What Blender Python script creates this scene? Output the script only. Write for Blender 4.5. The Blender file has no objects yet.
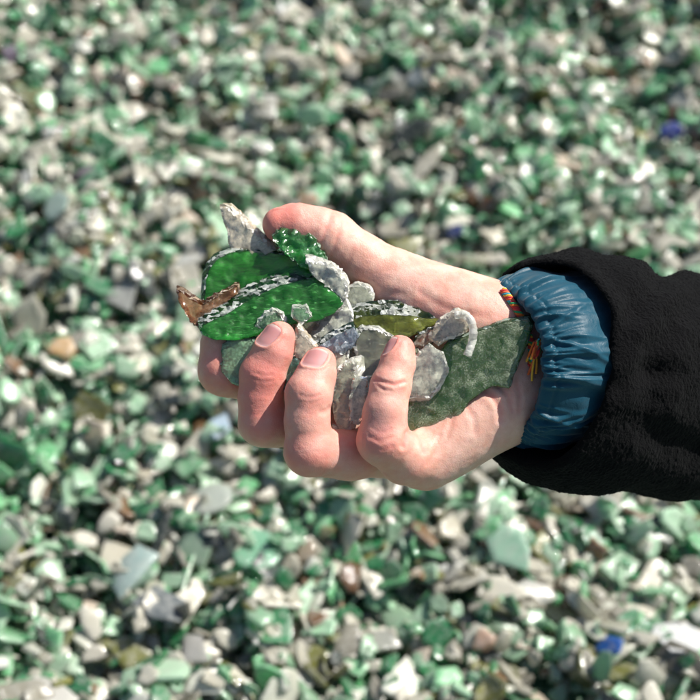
import bpy, bmesh, math, random
import numpy as np
from mathutils import Vector, Matrix
from mathutils.bvhtree import BVHTree
from mathutils.geometry import delaunay_2d_cdt

random.seed(11)
RNG = np.random.default_rng(11)
scene = bpy.context.scene
COL = scene.collection
R = math.radians

# ------------------------------------------------------------------ camera frame
LENS = 70.0
FPX = LENS / 36.0 * 700.0            # focal length in photo pixels
K = 0.42                             # millimetres per photo pixel at the hand
D0 = FPX * K                         # distance of the hand in millimetres
PITCH = 47.0
CAM_H = 0.92
CAM_LOC = Vector((0, 0, CAM_H))
ROT = Matrix.Rotation(R(90 - PITCH), 3, 'X')
RN = np.array(ROT)


def P(px, py, z=0.0):
    """photo position and height towards the camera -> millimetres in the camera frame"""
    dep = D0 - z * K
    return np.array(((px - 350) / FPX * dep, (350 - py) / FPX * dep, -dep))


def world(p_mm):
    """camera frame millimetres -> world metres"""
    return np.asarray(p_mm) @ RN.T * 0.001 + np.array(CAM_LOC)


def to_px(w):
    c = (np.asarray(w) - np.array(CAM_LOC)) @ RN
    return 350 + c[..., 0] / -c[..., 2] * FPX, 350 - c[..., 1] / -c[..., 2] * FPX


SUN_CAM = np.array((0.59, 0.74, 0.32))
SUN_CAM /= np.linalg.norm(SUN_CAM)
SUN_DIR = Vector(RN @ SUN_CAM)


# ------------------------------------------------------------------ numpy noise
def _hash(i, j, k, seed):
    n = (i * 374761393 + j * 668265263 + k * 2147483647 + seed * 1274126177) & 0xFFFFFFFF
    n = ((n ^ (n >> 13)) * 1274126177) & 0xFFFFFFFF
    n = (n ^ (n >> 16)) & 0xFFFFFFFF
    return n.astype(np.float64) / 2147483647.5 - 1.0


def vnoise(p, seed=0):
    p = np.asarray(p, dtype=np.float64)
    f = np.floor(p)
    t = p - f
    f = f.astype(np.int64) + 100000
    t = t * t * (3 - 2 * t)
    out = 0
    for a in (0, 1):
        for b in (0, 1):
            for c in (0, 1):
                w = (t[:, 0] if a else 1 - t[:, 0]) * (t[:, 1] if b else 1 - t[:, 1]) * (t[:, 2] if c else 1 - t[:, 2])
                out = out + w * _hash(f[:, 0] + a, f[:, 1] + b, f[:, 2] + c, seed)
    return out


def fbm(p, seed=0, oct=3):
    s, a, out = 1.0, 1.0, 0
    for o in range(oct):
        out = out + a * vnoise(p * s, seed + o * 17)
        s *= 2.03
        a *= 0.5
    return out


# ------------------------------------------------------------------ object helpers
def link(name, verts, faces, mat=None, parent=None, smooth=True, mats=None, midx=None):
    me = bpy.data.meshes.new(name)
    me.from_pydata([tuple(v) for v in verts], [], [tuple(f) for f in faces])
    o = bpy.data.objects.new(name, me)
    COL.objects.link(o)
    for m in (mats or ([mat] if mat else [])):
        me.materials.append(m)
    if midx is not None:
        me.polygons.foreach_set('material_index', np.asarray(midx, dtype=np.int32))
    me.polygons.foreach_set('use_smooth', np.full(len(me.polygons), smooth))
    if parent:
        o.parent = parent
    me.update()
    return o


def tag(o, label=None, cat=None, group=None, kind=None):
    if label:
        o['label'] = label
    if cat:
        o['category'] = cat
    if group:
        o['group'] = group
    if kind:
        o['kind'] = kind
    return o


def vattr(o, name, data, typ='FLOAT', dom='POINT'):
    a = o.data.attributes.new(name, typ, dom)
    if typ == 'FLOAT':
        a.data.foreach_set('value', np.asarray(data, dtype=np.float32).ravel())
    else:
        a.data.foreach_set('color', np.asarray(data, dtype=np.float32).ravel())


# ------------------------------------------------------------------ materials
class NT:
    def __init__(self, name):
        self.m = bpy.data.materials.new(name)
        self.m.use_nodes = True
        self.t = self.m.node_tree
        self.t.nodes.clear()
        self.out = self.n('ShaderNodeOutputMaterial')

    def n(self, typ, **kw):
        nd = self.t.nodes.new(typ)
        for k, v in kw.items():
            if k in nd.inputs:
                self.set(nd, k, v)
            else:
                setattr(nd, k, v)
        return nd

    def set(self, nd, k, v):
        if isinstance(v, bpy.types.NodeSocket):
            self.t.links.new(v, nd.inputs[k])
        else:
            if isinstance(v, tuple) and len(v) == 3 and nd.inputs[k].type == 'RGBA':
                v = (*v, 1)
            nd.inputs[k].default_value = v

    def coord(self):
        return self.n('ShaderNodeTexCoord').outputs['Object']

    def noise(self, vec, scale, detail=3, rough=.55, dist=0.0):
        nd = self.n('ShaderNodeTexNoise')
        self.set(nd, 'Vector', vec)
        nd.inputs['Scale'].default_value = scale
        nd.inputs['Detail'].default_value = detail
        nd.inputs['Roughness'].default_value = rough
        nd.inputs['Distortion'].default_value = dist
        return nd.outputs['Fac']

    def ramp(self, fac, *stops):
        nd = self.n('ShaderNodeValToRGB')
        self.set(nd, 'Fac', fac)
        el = nd.color_ramp.elements
        while len(el) < len(stops):
            el.new(0.5)
        for e, (p, c) in zip(el, stops):
            e.position = p
            e.color = (*c, 1) if isinstance(c, tuple) else (c, c, c, 1)
        return nd.outputs['Color']

    def mixc(self, fac, a, b, mode='MIX'):
        nd = self.n('ShaderNodeMix', data_type='RGBA', blend_type=mode)
        for idx, v in ((0, fac), (6, a), (7, b)):
            if isinstance(v, bpy.types.NodeSocket):
                self.t.links.new(v, nd.inputs[idx])
            else:
                nd.inputs[idx].default_value = (*v, 1) if isinstance(v, tuple) else v
        return nd.outputs[2]

    def math(self, op, a, b=0.0):
        nd = self.n('ShaderNodeMath', operation=op)
        for i, v in ((0, a), (1, b)):
            if isinstance(v, bpy.types.NodeSocket):
                self.t.links.new(v, nd.inputs[i])
            else:
                nd.inputs[i].default_value = v
        return nd.outputs[0]

    def bump(self, h, strength, dist, normal=None):
        nd = self.n('ShaderNodeBump')
        self.set(nd, 'Height', h)
        nd.inputs['Strength'].default_value = strength
        nd.inputs['Distance'].default_value = dist
        if normal:
            self.set(nd, 'Normal', normal)
        return nd.outputs['Normal']

    def mixs(self, fac, a, b):
        nd = self.n('ShaderNodeMixShader')
        self.set(nd, 'Fac', fac)
        self.t.links.new(a, nd.inputs[1])
        self.t.links.new(b, nd.inputs[2])
        return nd.outputs[0]

    def finish(self, sh):
        self.t.links.new(sh, self.out.inputs['Surface'])
        return self.m

    def attr(self, name):
        return self.n('ShaderNodeAttribute', attribute_name=name)


def tuplemul(c, f):
    return tuple(min(1, x * f) for x in c)


def glass_face(name, tint, dust=(.5, .52, .45), frost=.3, scale=200.0, absorb=260.0, scatter=130.0, glass=.35, fine=900.0,
               facets=0.0, scratch=.5, rough=.1, plo=.40, phi=.72, mottle=0.0):
    """worn cullet glass: a clear body that absorbs and scatters light inside, under a partly frosted, scratched skin"""
    t = NT(name)
    co = t.coord()
    n1 = t.noise(co, scale, 4, .62, .6)
    n2 = t.noise(co, fine, 3, .68)
    n3 = t.noise(co, scale * .4, 2, .5)
    bmp = t.bump(n3, .5, .0025, t.bump(n1, .3, .0009, t.bump(n2, .12, .0003)))
    if facets:
        v = t.n('ShaderNodeTexVoronoi')
        t.set(v, 'Vector', co)
        v.inputs['Scale'].default_value = 420
        sub = t.n('ShaderNodeVectorMath', operation='SUBTRACT')
        t.set(sub, 0, v.outputs['Color'])
        sub.inputs[1].default_value = (.5, .5, .5)
        sc = t.n('ShaderNodeVectorMath', operation='SCALE')
        t.set(sc, 0, sub.outputs[0])
        sc.inputs['Scale'].default_value = facets
        ad = t.n('ShaderNodeVectorMath', operation='ADD')
        t.set(ad, 0, bmp)
        t.set(ad, 1, sc.outputs[0])
        nz = t.n('ShaderNodeVectorMath', operation='NORMALIZE')
        t.set(nz, 0, ad.outputs[0])
        bmp = nz.outputs[0]
    mq = t.n('ShaderNodeMapping')
    t.set(mq, 'Vector', co)
    mq.inputs['Scale'].default_value = (1, 6, 1.6)
    mq.inputs['Rotation'].default_value = (0.5, 0.3, 0.55)
    scr = t.ramp(t.noise(mq.outputs['Vector'], scale * 1.5, 4, .62, .8), (.56, 0.0), (.68, 1.0))
    patch = t.ramp(t.math('ADD', t.math('MULTIPLY', n2, .6), t.math('MULTIPLY', n1, .4)), (plo, 0.0), (phi, 1.0))
    fd = t.math('MAXIMUM', t.math('MULTIPLY', patch, min(1.0, frost * 2)), t.math('MULTIPLY', scr, scratch))
    fd = t.math('ADD', fd, frost * .25)
    fd = t.math('MINIMUM', fd, .97)
    tr = t.n('ShaderNodeBsdfTransparent', Color=(1, 1, 1))
    if mottle:
        ml = t.ramp(t.noise(mq.outputs['Vector'], scale * .45, 5, .66, 1.4), (.40, 1.0), (.56, 0.0))
        t.set(tr, 'Color', t.mixc(t.math('MULTIPLY', ml, mottle), (1, 1, 1), tuple(.02 + .28 * x for x in tint)))
    gl = t.n('ShaderNodeBsdfGlass', Roughness=rough, IOR=1.35, Normal=bmp, Color=(1, 1, 1))
    df = t.n('ShaderNodeBsdfPrincipled', Roughness=.4, Normal=bmp)
    t.set(df, 'Base Color', t.mixc(.55, tint, dust))
    tl = t.n('ShaderNodeBsdfTranslucent', Normal=bmp, Color=tuple(min(1, .25 + x) for x in tint))
    body = t.mixs(glass, tr.outputs[0], gl.outputs[0])
    skin_ = t.mixs(.35, df.outputs[0], tl.outputs[0])
    surf = t.mixs(fd, body, skin_)
    fr = t.n('ShaderNodeFresnel', IOR=1.42, Normal=bmp)
    gs = t.n('ShaderNodeBsdfGlossy', Roughness=.13, Color=(1, 1, 1), Normal=bmp)
    surf = t.mixs(t.math('MULTIPLY', fr.outputs[0], t.math('SUBTRACT', 1.0, t.math('MULTIPLY', fd, .5))), surf, gs.outputs[0])
    t.t.links.new(surf, t.out.inputs['Surface'])
    mx = max(tint)
    va = t.n('ShaderNodeVolumeAbsorption', Color=tuple((x / mx) ** .5 * .985 for x in tint), Density=absorb)
    vs = t.n('ShaderNodeVolumeScatter', Color=tuple(min(1, .08 + .92 * x / mx) for x in tint), Density=scatter, Anisotropy=.3)
    add = t.n('ShaderNodeAddShader')
    t.t.links.new(va.outputs[0], add.inputs[0])
    t.t.links.new(vs.outputs[0], add.inputs[1])
    t.t.links.new(add.outputs[0], t.out.inputs['Volume'])
    return t.m


def frosted_edge(name, light=(.70, .71, .68), dark=(.02, .03, .028), scale=440.0, white=.55, gap=.35, tint=(.3, .5, .3), facets=1.1):
    """crushed fracture rim: small chip facets, some white with frost, some dark, some clear to the glass below"""
    t = NT(name)
    co = t.coord()
    wv = t.noise(co, scale * .8, 3, .6)
    dst = t.n('ShaderNodeVectorMath', operation='MULTIPLY_ADD')
    cn = t.n('ShaderNodeTexNoise')
    t.set(cn, 'Vector', co)
    cn.inputs['Scale'].default_value = scale
    t.set(dst, 0, cn.outputs['Color'])
    dst.inputs[1].default_value = (.0022, .0022, .0022)
    mp = t.n('ShaderNodeMapping')
    t.set(mp, 'Vector', co)
    mp.inputs['Scale'].default_value = (.5, 1, 1)
    t.set(dst, 2, mp.outputs['Vector'])
    v = t.n('ShaderNodeTexVoronoi')
    t.set(v, 'Vector', dst.outputs[0])
    v.inputs['Scale'].default_value = scale * 1.35
    sepc = t.n('ShaderNodeSeparateColor', Color=v.outputs['Color'])
    cell = t.math('ADD', t.math('MULTIPLY', sepc.outputs[0], .55), t.math('MULTIPLY', wv, .45))
    f = t.ramp(cell, (.66 - white * .5, 0.0), (.84 - white * .5, 1.0))
    sub = t.n('ShaderNodeVectorMath', operation='SUBTRACT')
    t.set(sub, 0, v.outputs['Color'])
    sub.inputs[1].default_value = (.5, .5, .5)
    sc = t.n('ShaderNodeVectorMath', operation='SCALE')
    t.set(sc, 0, sub.outputs[0])
    sc.inputs['Scale'].default_value = facets
    ad = t.n('ShaderNodeVectorMath', operation='ADD')
    fine = t.bump(t.noise(co, scale * 6, 3, .6), .4, .0004)
    t.set(ad, 0, fine)
    t.set(ad, 1, sc.outputs[0])
    nz = t.n('ShaderNodeVectorMath', operation='NORMALIZE')
    t.set(nz, 0, ad.outputs[0])
    nrm = nz.outputs[0]
    shade = t.mixc(sepc.outputs[1], tuplemul(light, .35), light)
    p = t.n('ShaderNodeBsdfPrincipled', Roughness=.18, Normal=nrm)
    t.set(p, 'Base Color', t.mixc(f, dark, shade))
    tl = t.n('ShaderNodeBsdfTranslucent', Color=tint, Normal=nrm)
    tr = t.n('ShaderNodeBsdfTransparent', Color=(1, 1, 1))
    solid = t.mixs(.25, p.outputs[0], tl.outputs[0])
    g = t.math('MULTIPLY', t.ramp(sepc.outputs[2], (.35, 1.0), (.75, .25)), gap)
    return t.finish(t.mixs(g, solid, tr.outputs[0]))


def cullet_material():
    t = NT('cullet glass')
    co = t.n('ShaderNodeNewGeometry').outputs['Position']
    at = t.attr('tint')
    col = at.outputs['Color']
    clr = at.outputs['Alpha']
    n1 = t.noise(co, 170, 4, .62, .4)
    bmp = t.bump(n1, .6, .0016, t.bump(t.noise(co, 520, 2), .3, .0005))
    dusty = t.mixc(t.math('MULTIPLY', t.ramp(n1, (.44, 0.0), (.66, 1.0)), .45), col, (.74, .73, .66))
    p = t.n('ShaderNodeBsdfPrincipled', Normal=bmp)
    t.set(p, 'Base Color', dusty)
    t.set(p, 'Roughness', t.math('ADD', .06, t.math('MULTIPLY', t.math('SUBTRACT', 1.0, clr), .32)))
    p.inputs['Specular IOR Level'].default_value = .75
    tl = t.n('ShaderNodeBsdfTranslucent', Color=col)
    tr = t.n('ShaderNodeBsdfTransparent', Color=col)
    body = t.mixs(t.math('ADD', .04, t.math('MULTIPLY', clr, .62)), t.mixs(.42, p.outputs[0], tl.outputs[0]), tr.outputs[0])
    fr = t.n('ShaderNodeFresnel', IOR=1.5, Normal=bmp)
    gs = t.n('ShaderNodeBsdfGlossy', Roughness=.08, Color=(1, 1, 1), Normal=bmp)
    return t.finish(t.mixs(t.math('MULTIPLY', fr.outputs[0], t.math('ADD', .45, t.math('MULTIPLY', clr, .55))), body, gs.outputs[0]))


def skin_material():
    t = NT('skin')
    co = t.coord()
    fl = t.attr('flush').outputs['Fac']
    br = t.attr('bruise').outputs['Fac']
    n1 = t.noise(co, 110, 4, .6)
    n2 = t.noise(co, 900, 3, .6)
    base = t.mixc(t.ramp(n1, (.35, 0.0), (.68, 1.0)), (.575, .32, .24), (.69, .44, .355))
    base = t.mixc(fl, base, (.66, .22, .175))
    base = t.mixc(br, base, (.36, .18, .17))
    base = t.mixc(t.math('MULTIPLY', t.ramp(n2, (.60, 0.0), (.75, 1.0)), .25), base, (.45, .22, .16))
    v = t.n('ShaderNodeTexVoronoi', feature='DISTANCE_TO_EDGE')
    mp = t.n('ShaderNodeMapping')
    t.set(mp, 'Vector', co)
    mp.inputs['Scale'].default_value = (1, .7, 1)
    t.set(v, 'Vector', mp.outputs['Vector'])
    v.inputs['Scale'].default_value = 1300
    bmp = t.bump(v.outputs['Distance'], .3, .0003, t.bump(n2, .16, .0006, t.bump(t.noise(co, 320, 3, .6), .12, .0012)))
    p = t.n('ShaderNodeBsdfPrincipled', Normal=bmp)
    t.set(p, 'Base Color', base)
    t.set(p, 'Roughness', t.ramp(n1, (.3, .44), (.7, .60)))
    p.inputs['Specular IOR Level'].default_value = .34
    p.inputs['Subsurface Weight'].default_value = .42
    p.inputs['Subsurface Radius'].default_value = (1.0, .32, .16)
    p.inputs['Subsurface Scale'].default_value = .0032
    return t.finish(p.outputs[0])


def simple(name, color, rough=.5, bump=None, sheen=0.0, var=.0, spec=.5, varscale=200):
    t = NT(name)
    co = t.coord()
    p = t.n('ShaderNodeBsdfPrincipled', Roughness=rough)
    n = t.noise(co, varscale, 3)
    c = t.mixc(n, tuplemul(color, 1 - var), tuplemul(color, 1 + var))
    t.set(p, 'Base Color', c)
    p.inputs['Specular IOR Level'].default_value = spec
    p.inputs['Sheen Weight'].default_value = sheen
    if bump:
        t.set(p, 'Normal', t.bump(t.noise(co, bump[0], 3, .6), bump[1], bump[2]))
    return t.finish(p.outputs[0])


M_SKIN = skin_material()
M_CULLET = cullet_material()


# ------------------------------------------------------------------ the hand as one continuous surface
def build_hand():
    vox = 0.55
    lo = P(180, 500, -140) - 12
    lo = np.array((-76.0, -68.0, -D0 - 64.0))
    hi = np.array((118.0, 66.0, -D0 + 30.0))
    n = np.ceil((hi - lo) / vox).astype(int)
    ax = [lo[i] + np.arange(n[i]) * vox for i in range(3)]
    BIG = 60.0

    def blank():
        return np.full(tuple(n), BIG, dtype=np.float32)

    def smin(a, b, k):
        h = np.maximum(k - np.abs(a - b), 0) / k
        return np.minimum(a, b) - h * h * k * .25

    def cone(dst, a, b, k):
        """a, b = (px, py, z, radius px)"""
        pa, pb = P(*a[:3]), P(*b[:3])
        ra, rb = a[3] * K, b[3] * K
        m = 14 + max(ra, rb)
        l = np.minimum(pa, pb) - m
        h = np.maximum(pa, pb) + m
        i0 = np.clip(((l - lo) / vox).astype(int), 0, n)
        i1 = np.clip(((h - lo) / vox).astype(int) + 1, 0, n)
        sl = tuple(slice(i0[i], i1[i]) for i in range(3))
        X = (ax[0][sl[0]] - pa[0]).astype(np.float32)[:, None, None]
        Y = (ax[1][sl[1]] - pa[1]).astype(np.float32)[None, :, None]
        Z = (ax[2][sl[2]] - pa[2]).astype(np.float32)[None, None, :]
        ba = (pb - pa).astype(np.float32)
        L2 = float(ba @ ba)
        t = np.clip((X * ba[0] + Y * ba[1] + Z * ba[2]) / max(L2, 1e-6), 0, 1)
        d = np.sqrt((X - t * ba[0]) ** 2 + (Y - t * ba[1]) ** 2 + (Z - t * ba[2]) ** 2) - (ra + t * (rb - ra))
        dst[sl] = smin(dst[sl], d, k)

    palm = blank()
    for a, b, k in (
        # metacarpals fanning from the wrist
        ((505, 402, -62, 38), (424, 460, -30, 28), 8),
        ((512, 385, -66, 38), (388, 448, -48, 27), 8),
        ((512, 365, -72, 40), (350, 425, -72, 27), 8),
        ((508, 350, -78, 40), (300, 388, -92, 26), 8),
        # wrist and forearm
        ((515, 395, -66, 44), (640, 392, -140, 52), 8),
        ((512, 338, -68, 42), (640, 350, -140, 52), 8),
        # heel of the hand on the little finger side
        ((492, 415, -46, 32), (440, 448, -36, 29), 9),
        # ball of the thumb
        ((490, 320, -66, 42), (398, 286, -84, 35), 9),
        ((470, 322, -58, 36), (420, 306, -72, 34), 9),
        # web between thumb and index
        ((400, 300, -95, 22), (315, 372, -100, 20), 14),
        ((430, 330, -95, 26), (330, 400, -95, 24), 14),
    ):
        cone(palm, a, b, k)
    fingers = (
        # little finger
        [(424, 460, -30, 27), (405, 458, -6, 26), (383, 440, 20, 24.8), (385, 412, 21, 20.5), (391, 386, 15, 19.3), (398, 364, 8, 16.6), (400, 350, 2, 15)],
        # ring finger
        [(392, 450, -46, 26), (350, 455, -14, 25), (309.5, 451, 12, 24.2), (307, 421, 14, 21.4), (309, 394, 14, 22.4), (316, 376, 6, 19), (320, 363, 1, 16.4)],
        # middle finger
        [(350, 424, -76, 26), (306, 428, -46, 25), (263, 422, -21, 24.2), (260, 398, -17, 21.4), (263, 374, -14, 22.6), (273, 352, -12, 19.4), (279, 338, -13, 17)],
        # index
        [(300, 388, -92, 26), (262, 382, -70, 24), (224, 370, -48, 26), (224, 345, -50, 23), (229, 320, -58, 22), (240, 300, -70, 19), (248, 288, -78, 16)],
        # thumb
        [(398, 286, -84, 34), (362, 262, -80, 29), (330, 238, -74, 27.5), (316, 231, -71, 24.5), (298, 226, -68, 22.5), (280, 225, -66, 18.5)],
    )
    total = palm.copy()
    acc = palm
    res = None
    for ch in fingers:
        f = blank()
        for a, b in zip(ch, ch[1:]):
            cone(f, a, b, 3.0)
        j = smin(palm, f, 6.0)
        res = j if res is None else smin(res, j, 0.7)
    d = res
    # ---- surface nets
    s = d < 0
    c = [s[a:n[0] - 1 + a, b:n[1] - 1 + b, e:n[2] - 1 + e] for a in (0, 1) for b in (0, 1) for e in (0, 1)]
    cnt = sum(x.astype(np.int8) for x in c)
    idx = np.argwhere((cnt > 0) & (cnt < 8))
    vid = np.full(tuple(n - 1), -1, dtype=np.int64)
    vid[tuple(idx.T)] = np.arange(len(idx))
    acc = np.zeros((len(idx), 3))
    w = np.zeros(len(idx))
    corners = [(a, b, e) for a in (0, 1) for b in (0, 1) for e in (0, 1)]
    for i, p in enumerate(corners):
        for axn in range(3):
            if p[axn]:
                continue
            q = list(p)
            q[axn] = 1
            da = d[tuple((idx + p).T)]
            db = d[tuple((idx + q).T)]
            m = (da < 0) != (db < 0)
            t = np.where(m, da / np.where(m, da - db, 1), 0)
            pt = np.array(p, dtype=float)[None, :].repeat(len(idx), 0)
            pt[:, axn] += t
            acc += pt * m[:, None]
            w += m
    V = lo + (idx + acc / w[:, None]) * vox
    faces = []
    for axn in range(3):
        u, v = (axn + 1) % 3, (axn + 2) % 3
        sl0 = [slice(1, -1)] * 3
        a = [slice(1, n[i] - 1) for i in range(3)]
        b = list(a)
        a[axn] = slice(0, n[axn] - 1)
        b[axn] = slice(1, n[axn])
        A, B = s[tuple(a)], s[tuple(b)]
        e = np.argwhere(A != B)
        flip = A[tuple(e.T)]
        off = np.array([0 if i == axn else 1 for i in range(3)])
        e = e + off
        du, dv = np.eye(3, dtype=int)[u], np.eye(3, dtype=int)[v]
        q = np.stack([vid[tuple((e - du - dv).T)], vid[tuple((e - dv).T)], vid[tuple(e.T)], vid[tuple((e - du).T)]], 1)
        q[~flip] = q[~flip][:, ::-1]
        faces.append(q)
    F = np.concatenate(faces)
    F = F[(F >= 0).all(1)]
    return V, F, fingers


def mesh_normals(V, F):
    nrm = np.cross(V[F[:, 2]] - V[F[:, 0]], V[F[:, 3]] - V[F[:, 1]])
    N = np.zeros_like(V)
    for i in range(4):
        np.add.at(N, F[:, i], nrm)
    return N / np.maximum(np.linalg.norm(N, axis=1, keepdims=True), 1e-9)


def polyline_dist(x, y, pts):
    best = np.full(x.shape, 1e9)
    for (x0, y0), (x1, y1) in zip(pts, pts[1:]):
        dx, dy = x1 - x0, y1 - y0
        t = np.clip(((x - x0) * dx + (y - y0) * dy) / (dx * dx + dy * dy), 0, 1)
        best = np.minimum(best, np.hypot(x - x0 - t * dx, y - y0 - t * dy))
    return best


HV, HF, FINGERS = build_hand()
# smooth the voxel surface a little
for _ in range(3):
    S = np.zeros_like(HV)
    C = np.zeros(len(HV))
    for i in range(4):
        j = HF[:, (i + 1) % 4]
        np.add.at(S, HF[:, i], HV[j])
        np.add.at(C, HF[:, i], 1)
    HV = HV * .5 + .5 * S / C[:, None]
HN = mesh_normals(HV, HF)


def px_of(V):
    return 350 + V[:, 0] / -V[:, 2] * FPX, 350 - V[:, 1] / -V[:, 2] * FPX, (D0 + V[:, 2]) / K


hx, hy, hz = px_of(HV)
front = np.clip((HN[:, 2] + .15) / .4, 0, 1)
disp = np.zeros(len(HV))
CREASES = (
    # thumb joint
    ([(331, 214), (324, 236), (316, 256)], .75, 2.2, -200, -30), ([(341, 222), (336, 242), (328, 264)], .6, 2.0, -200, -30),
    ([(352, 250), (346, 268)], .3, 1.8, -200, -30),
    # little finger
    ([(373, 379), (383, 382), (394, 385), (404, 382)], 1.0, 1.5, -5, 90), ([(376, 384), (384, 390), (390, 390)], .6, 1.2, -5, 90),
    ([(372, 428), (380, 433), (390, 430)], .25, 1.4, -5, 90), ([(370, 437), (380, 442), (393, 437)], .30, 1.4, -5, 90),
    ([(371, 445), (381, 450), (392, 447)], .2, 1.4, -5, 90),
    ([(416, 424), (407, 434), (403, 446)], 2.0, 2.2, -60, 90), ([(412, 432), (420, 440), (424, 452)], 1.1, 2.0, -60, 90),
    # ring finger
    ([(300, 395), (309, 398), (319, 395)], .34, 1.3, -12, 90), ([(301, 402), (311, 403), (321, 400)], .26, 1.3, -12, 90),
    ([(334, 406), (326, 411), (321, 412)], .6, 1.8, -12, 90), ([(304, 377), (312, 379), (322, 379)], .12, 1.3, -12, 90),
    # middle finger
    ([(253, 372), (262, 376), (272, 375)], .30, 1.3, -30, 90), ([(252, 379), (262, 382), (272, 381)], .24, 1.3, -30, 90),
    # heel of the hand
    ([(480, 388), (492, 396), (500, 408), (501, 420)], 1.2, 2.6, -80, 90), ([(497, 384), (508, 396), (512, 410)], 1.1, 2.2, -80, 90),
    ([(466, 405), (474, 418), (474, 432)], .6, 2.4, -80, 90),
    ([(452, 420), (447, 438), (436, 454)], .6, 2.2, -80, 90), ([(440, 436), (436, 448), (428, 464)], .5, 1.8, -80, 90),
    ([(516, 378), (520, 395), (519, 412)], .9, 2.0, -80, 90),
    # palm by the thumb
    ([(420, 292), (440, 306), (462, 314), (486, 316)], .6, 3.0, -200, 60), ([(360, 285), (380, 292), (402, 294)], .5, 2.4, -200, 60),
)
for pts, dep, wid, z0, z1 in CREASES:
    d = polyline_dist(hx, hy, pts)
    g = np.exp(-d * d / (2 * wid * wid)) - .16 * np.exp(-(d - 2.6 * wid) ** 2 / (2 * wid * wid))
    disp -= dep * .50 * g * front * ((hz > z0) & (hz < z1))
# soft unevenness of flesh and fine wrinkling
disp += .14 * fbm(HV / 9.0, 3) + .06 * fbm(HV / 2.2, 9)
wr = np.zeros(len(HV))
for (cx, cy, r) in ((310, 397, 14), (382, 440, 15), (262, 377, 14), (386, 386, 12), (306, 452, 16), (262, 425, 16)):
    wr += np.exp(-((hx - cx) ** 2 + (hy - cy) ** 2) / (2 * r * r))
disp += .06 * np.clip(wr, 0, 1) * vnoise(np.stack([HV[:, 0] / 2.6, HV[:, 1] / .9, HV[:, 2] / 2.6], 1), 5) * front

# nails: frame of each (finger index, dorsal direction, half length, half width in mm, shift along finger)
NAILS = []


def nail_frame(ch, dorsal, hl, hw, back):
    a, b = P(*ch[-3][:3]), P(*ch[-1][:3])
    u = (b - a) / np.linalg.norm(b - a)
    nd = np.array(dorsal, float)
    nd -= u * (nd @ u)
    nd /= np.linalg.norm(nd)
    v = np.cross(u, nd)
    tip = b + u * (ch[-1][3] * K * .80)
    return dict(c=tip - u * (hl + back), u=u, v=v, n=nd, hl=hl, hw=hw, r=ch[-1][3] * K)


NAILS.append(nail_frame(FINGERS[0], (-.85, .05, .52), 4.6, 3.8, .9))
NAILS.append(nail_frame(FINGERS[1], (-.36, .22, .90), 5.2, 4.9, 1.0))
NAILS.append(nail_frame(FINGERS[2], (-.66, .16, .72), 5.2, 4.9, 1.0))
NAILS.append(nail_frame(FINGERS[3], (-.60, -.1, .50), 5.6, 5.5, .6))
NAILS.append(nail_frame(FINGERS[4], (.0, .60, -.80), 6.6, 6.8, .6))
for nf in NAILS:
    q = HV - nf['c']
    a, b, cc = q @ nf['u'] / nf['hl'], q @ nf['v'] / nf['hw'], q @ nf['n']
    rr = (np.abs(a) ** 3 + np.abs(b) ** 3) ** (1 / 3)
    ok = (cc > 0) & (rr < 2)
    groove = -.42 * np.clip((1.02 - rr) / .08, 0, 1)
    fold = .38 * np.exp(-((rr - 1.14) / .10) ** 2) * np.where(a > .75, .25, 1)
    disp += np.where(ok, groove + fold, 0)
HV = HV + HN * disp[:, None]
HN = mesh_normals(HV, HF)
hx, hy, hz = px_of(HV)
flush = np.zeros(len(HV))
bruise = np.zeros(len(HV))
for (cx, cy, cz, r, a) in ((276, 224, -66, 28, 1.0), (312, 216, -70, 14, .35), (399, 345, 4, 16, .85), (392, 384, 25, 12, .45), (322, 356, 5, 18, .7),
                           (282, 332, -8, 20, .75), (382, 440, 35, 20, .55), (308, 396, 25, 17, .48), (300, 456, 25, 26, .52), (258, 425, 15, 26, .5),
                           (216, 372, -35, 32, .5), (262, 378, 5, 18, .48), (410, 480, -10, 24, .35), (345, 300, -60, 36, .3), (350, 460, 0, 34, .32),
                           (240, 380, 5, 26, .4), (520, 330, -30, 26, .25), (440, 300, -50, 40, .10)):
    flush += a * np.exp(-((hx - cx) ** 2 + (hy - cy) ** 2 + (hz - cz) ** 2) / (2 * r * r))
flush += .18 * fbm(HV / 5.0, 31)
for (cx, cy, cz, r, a) in ((378, 425, 40, 9, .65), (376, 408, 38, 8, .40), (272, 356, 15, 12, .25), (255, 400, 20, 16, .18)):
    bruise += a * np.exp(-((hx - cx) ** 2 + (hy - cy) ** 2 + (hz - cz) ** 2) / (2 * r * r))
for pts, dep, wid, z0, z1 in CREASES:
    d = polyline_dist(hx, hy, pts)
    flush += .30 * min(dep, 1.0) * np.exp(-d * d / (2 * (wid * .8) ** 2)) * front * ((hz > z0) & (hz < z1))

# the object origin sits at the wrist
ORG = world(P(520, 368, -60))
HW = world(HV)
person = link('person', HW - ORG, HF, M_SKIN)
person.location = ORG
vattr(person, 'flush', np.clip(flush * 1.2, 0, .95))
vattr(person, 'bruise', np.clip(bruise, 0, .8))
tag(person, 'cupped bare hand in a black fleece sleeve holding up broken glass', 'person')
HAND_BVH_CAM = BVHTree.FromPolygons([tuple(v) for v in HV], [tuple(f) for f in HF])

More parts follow.
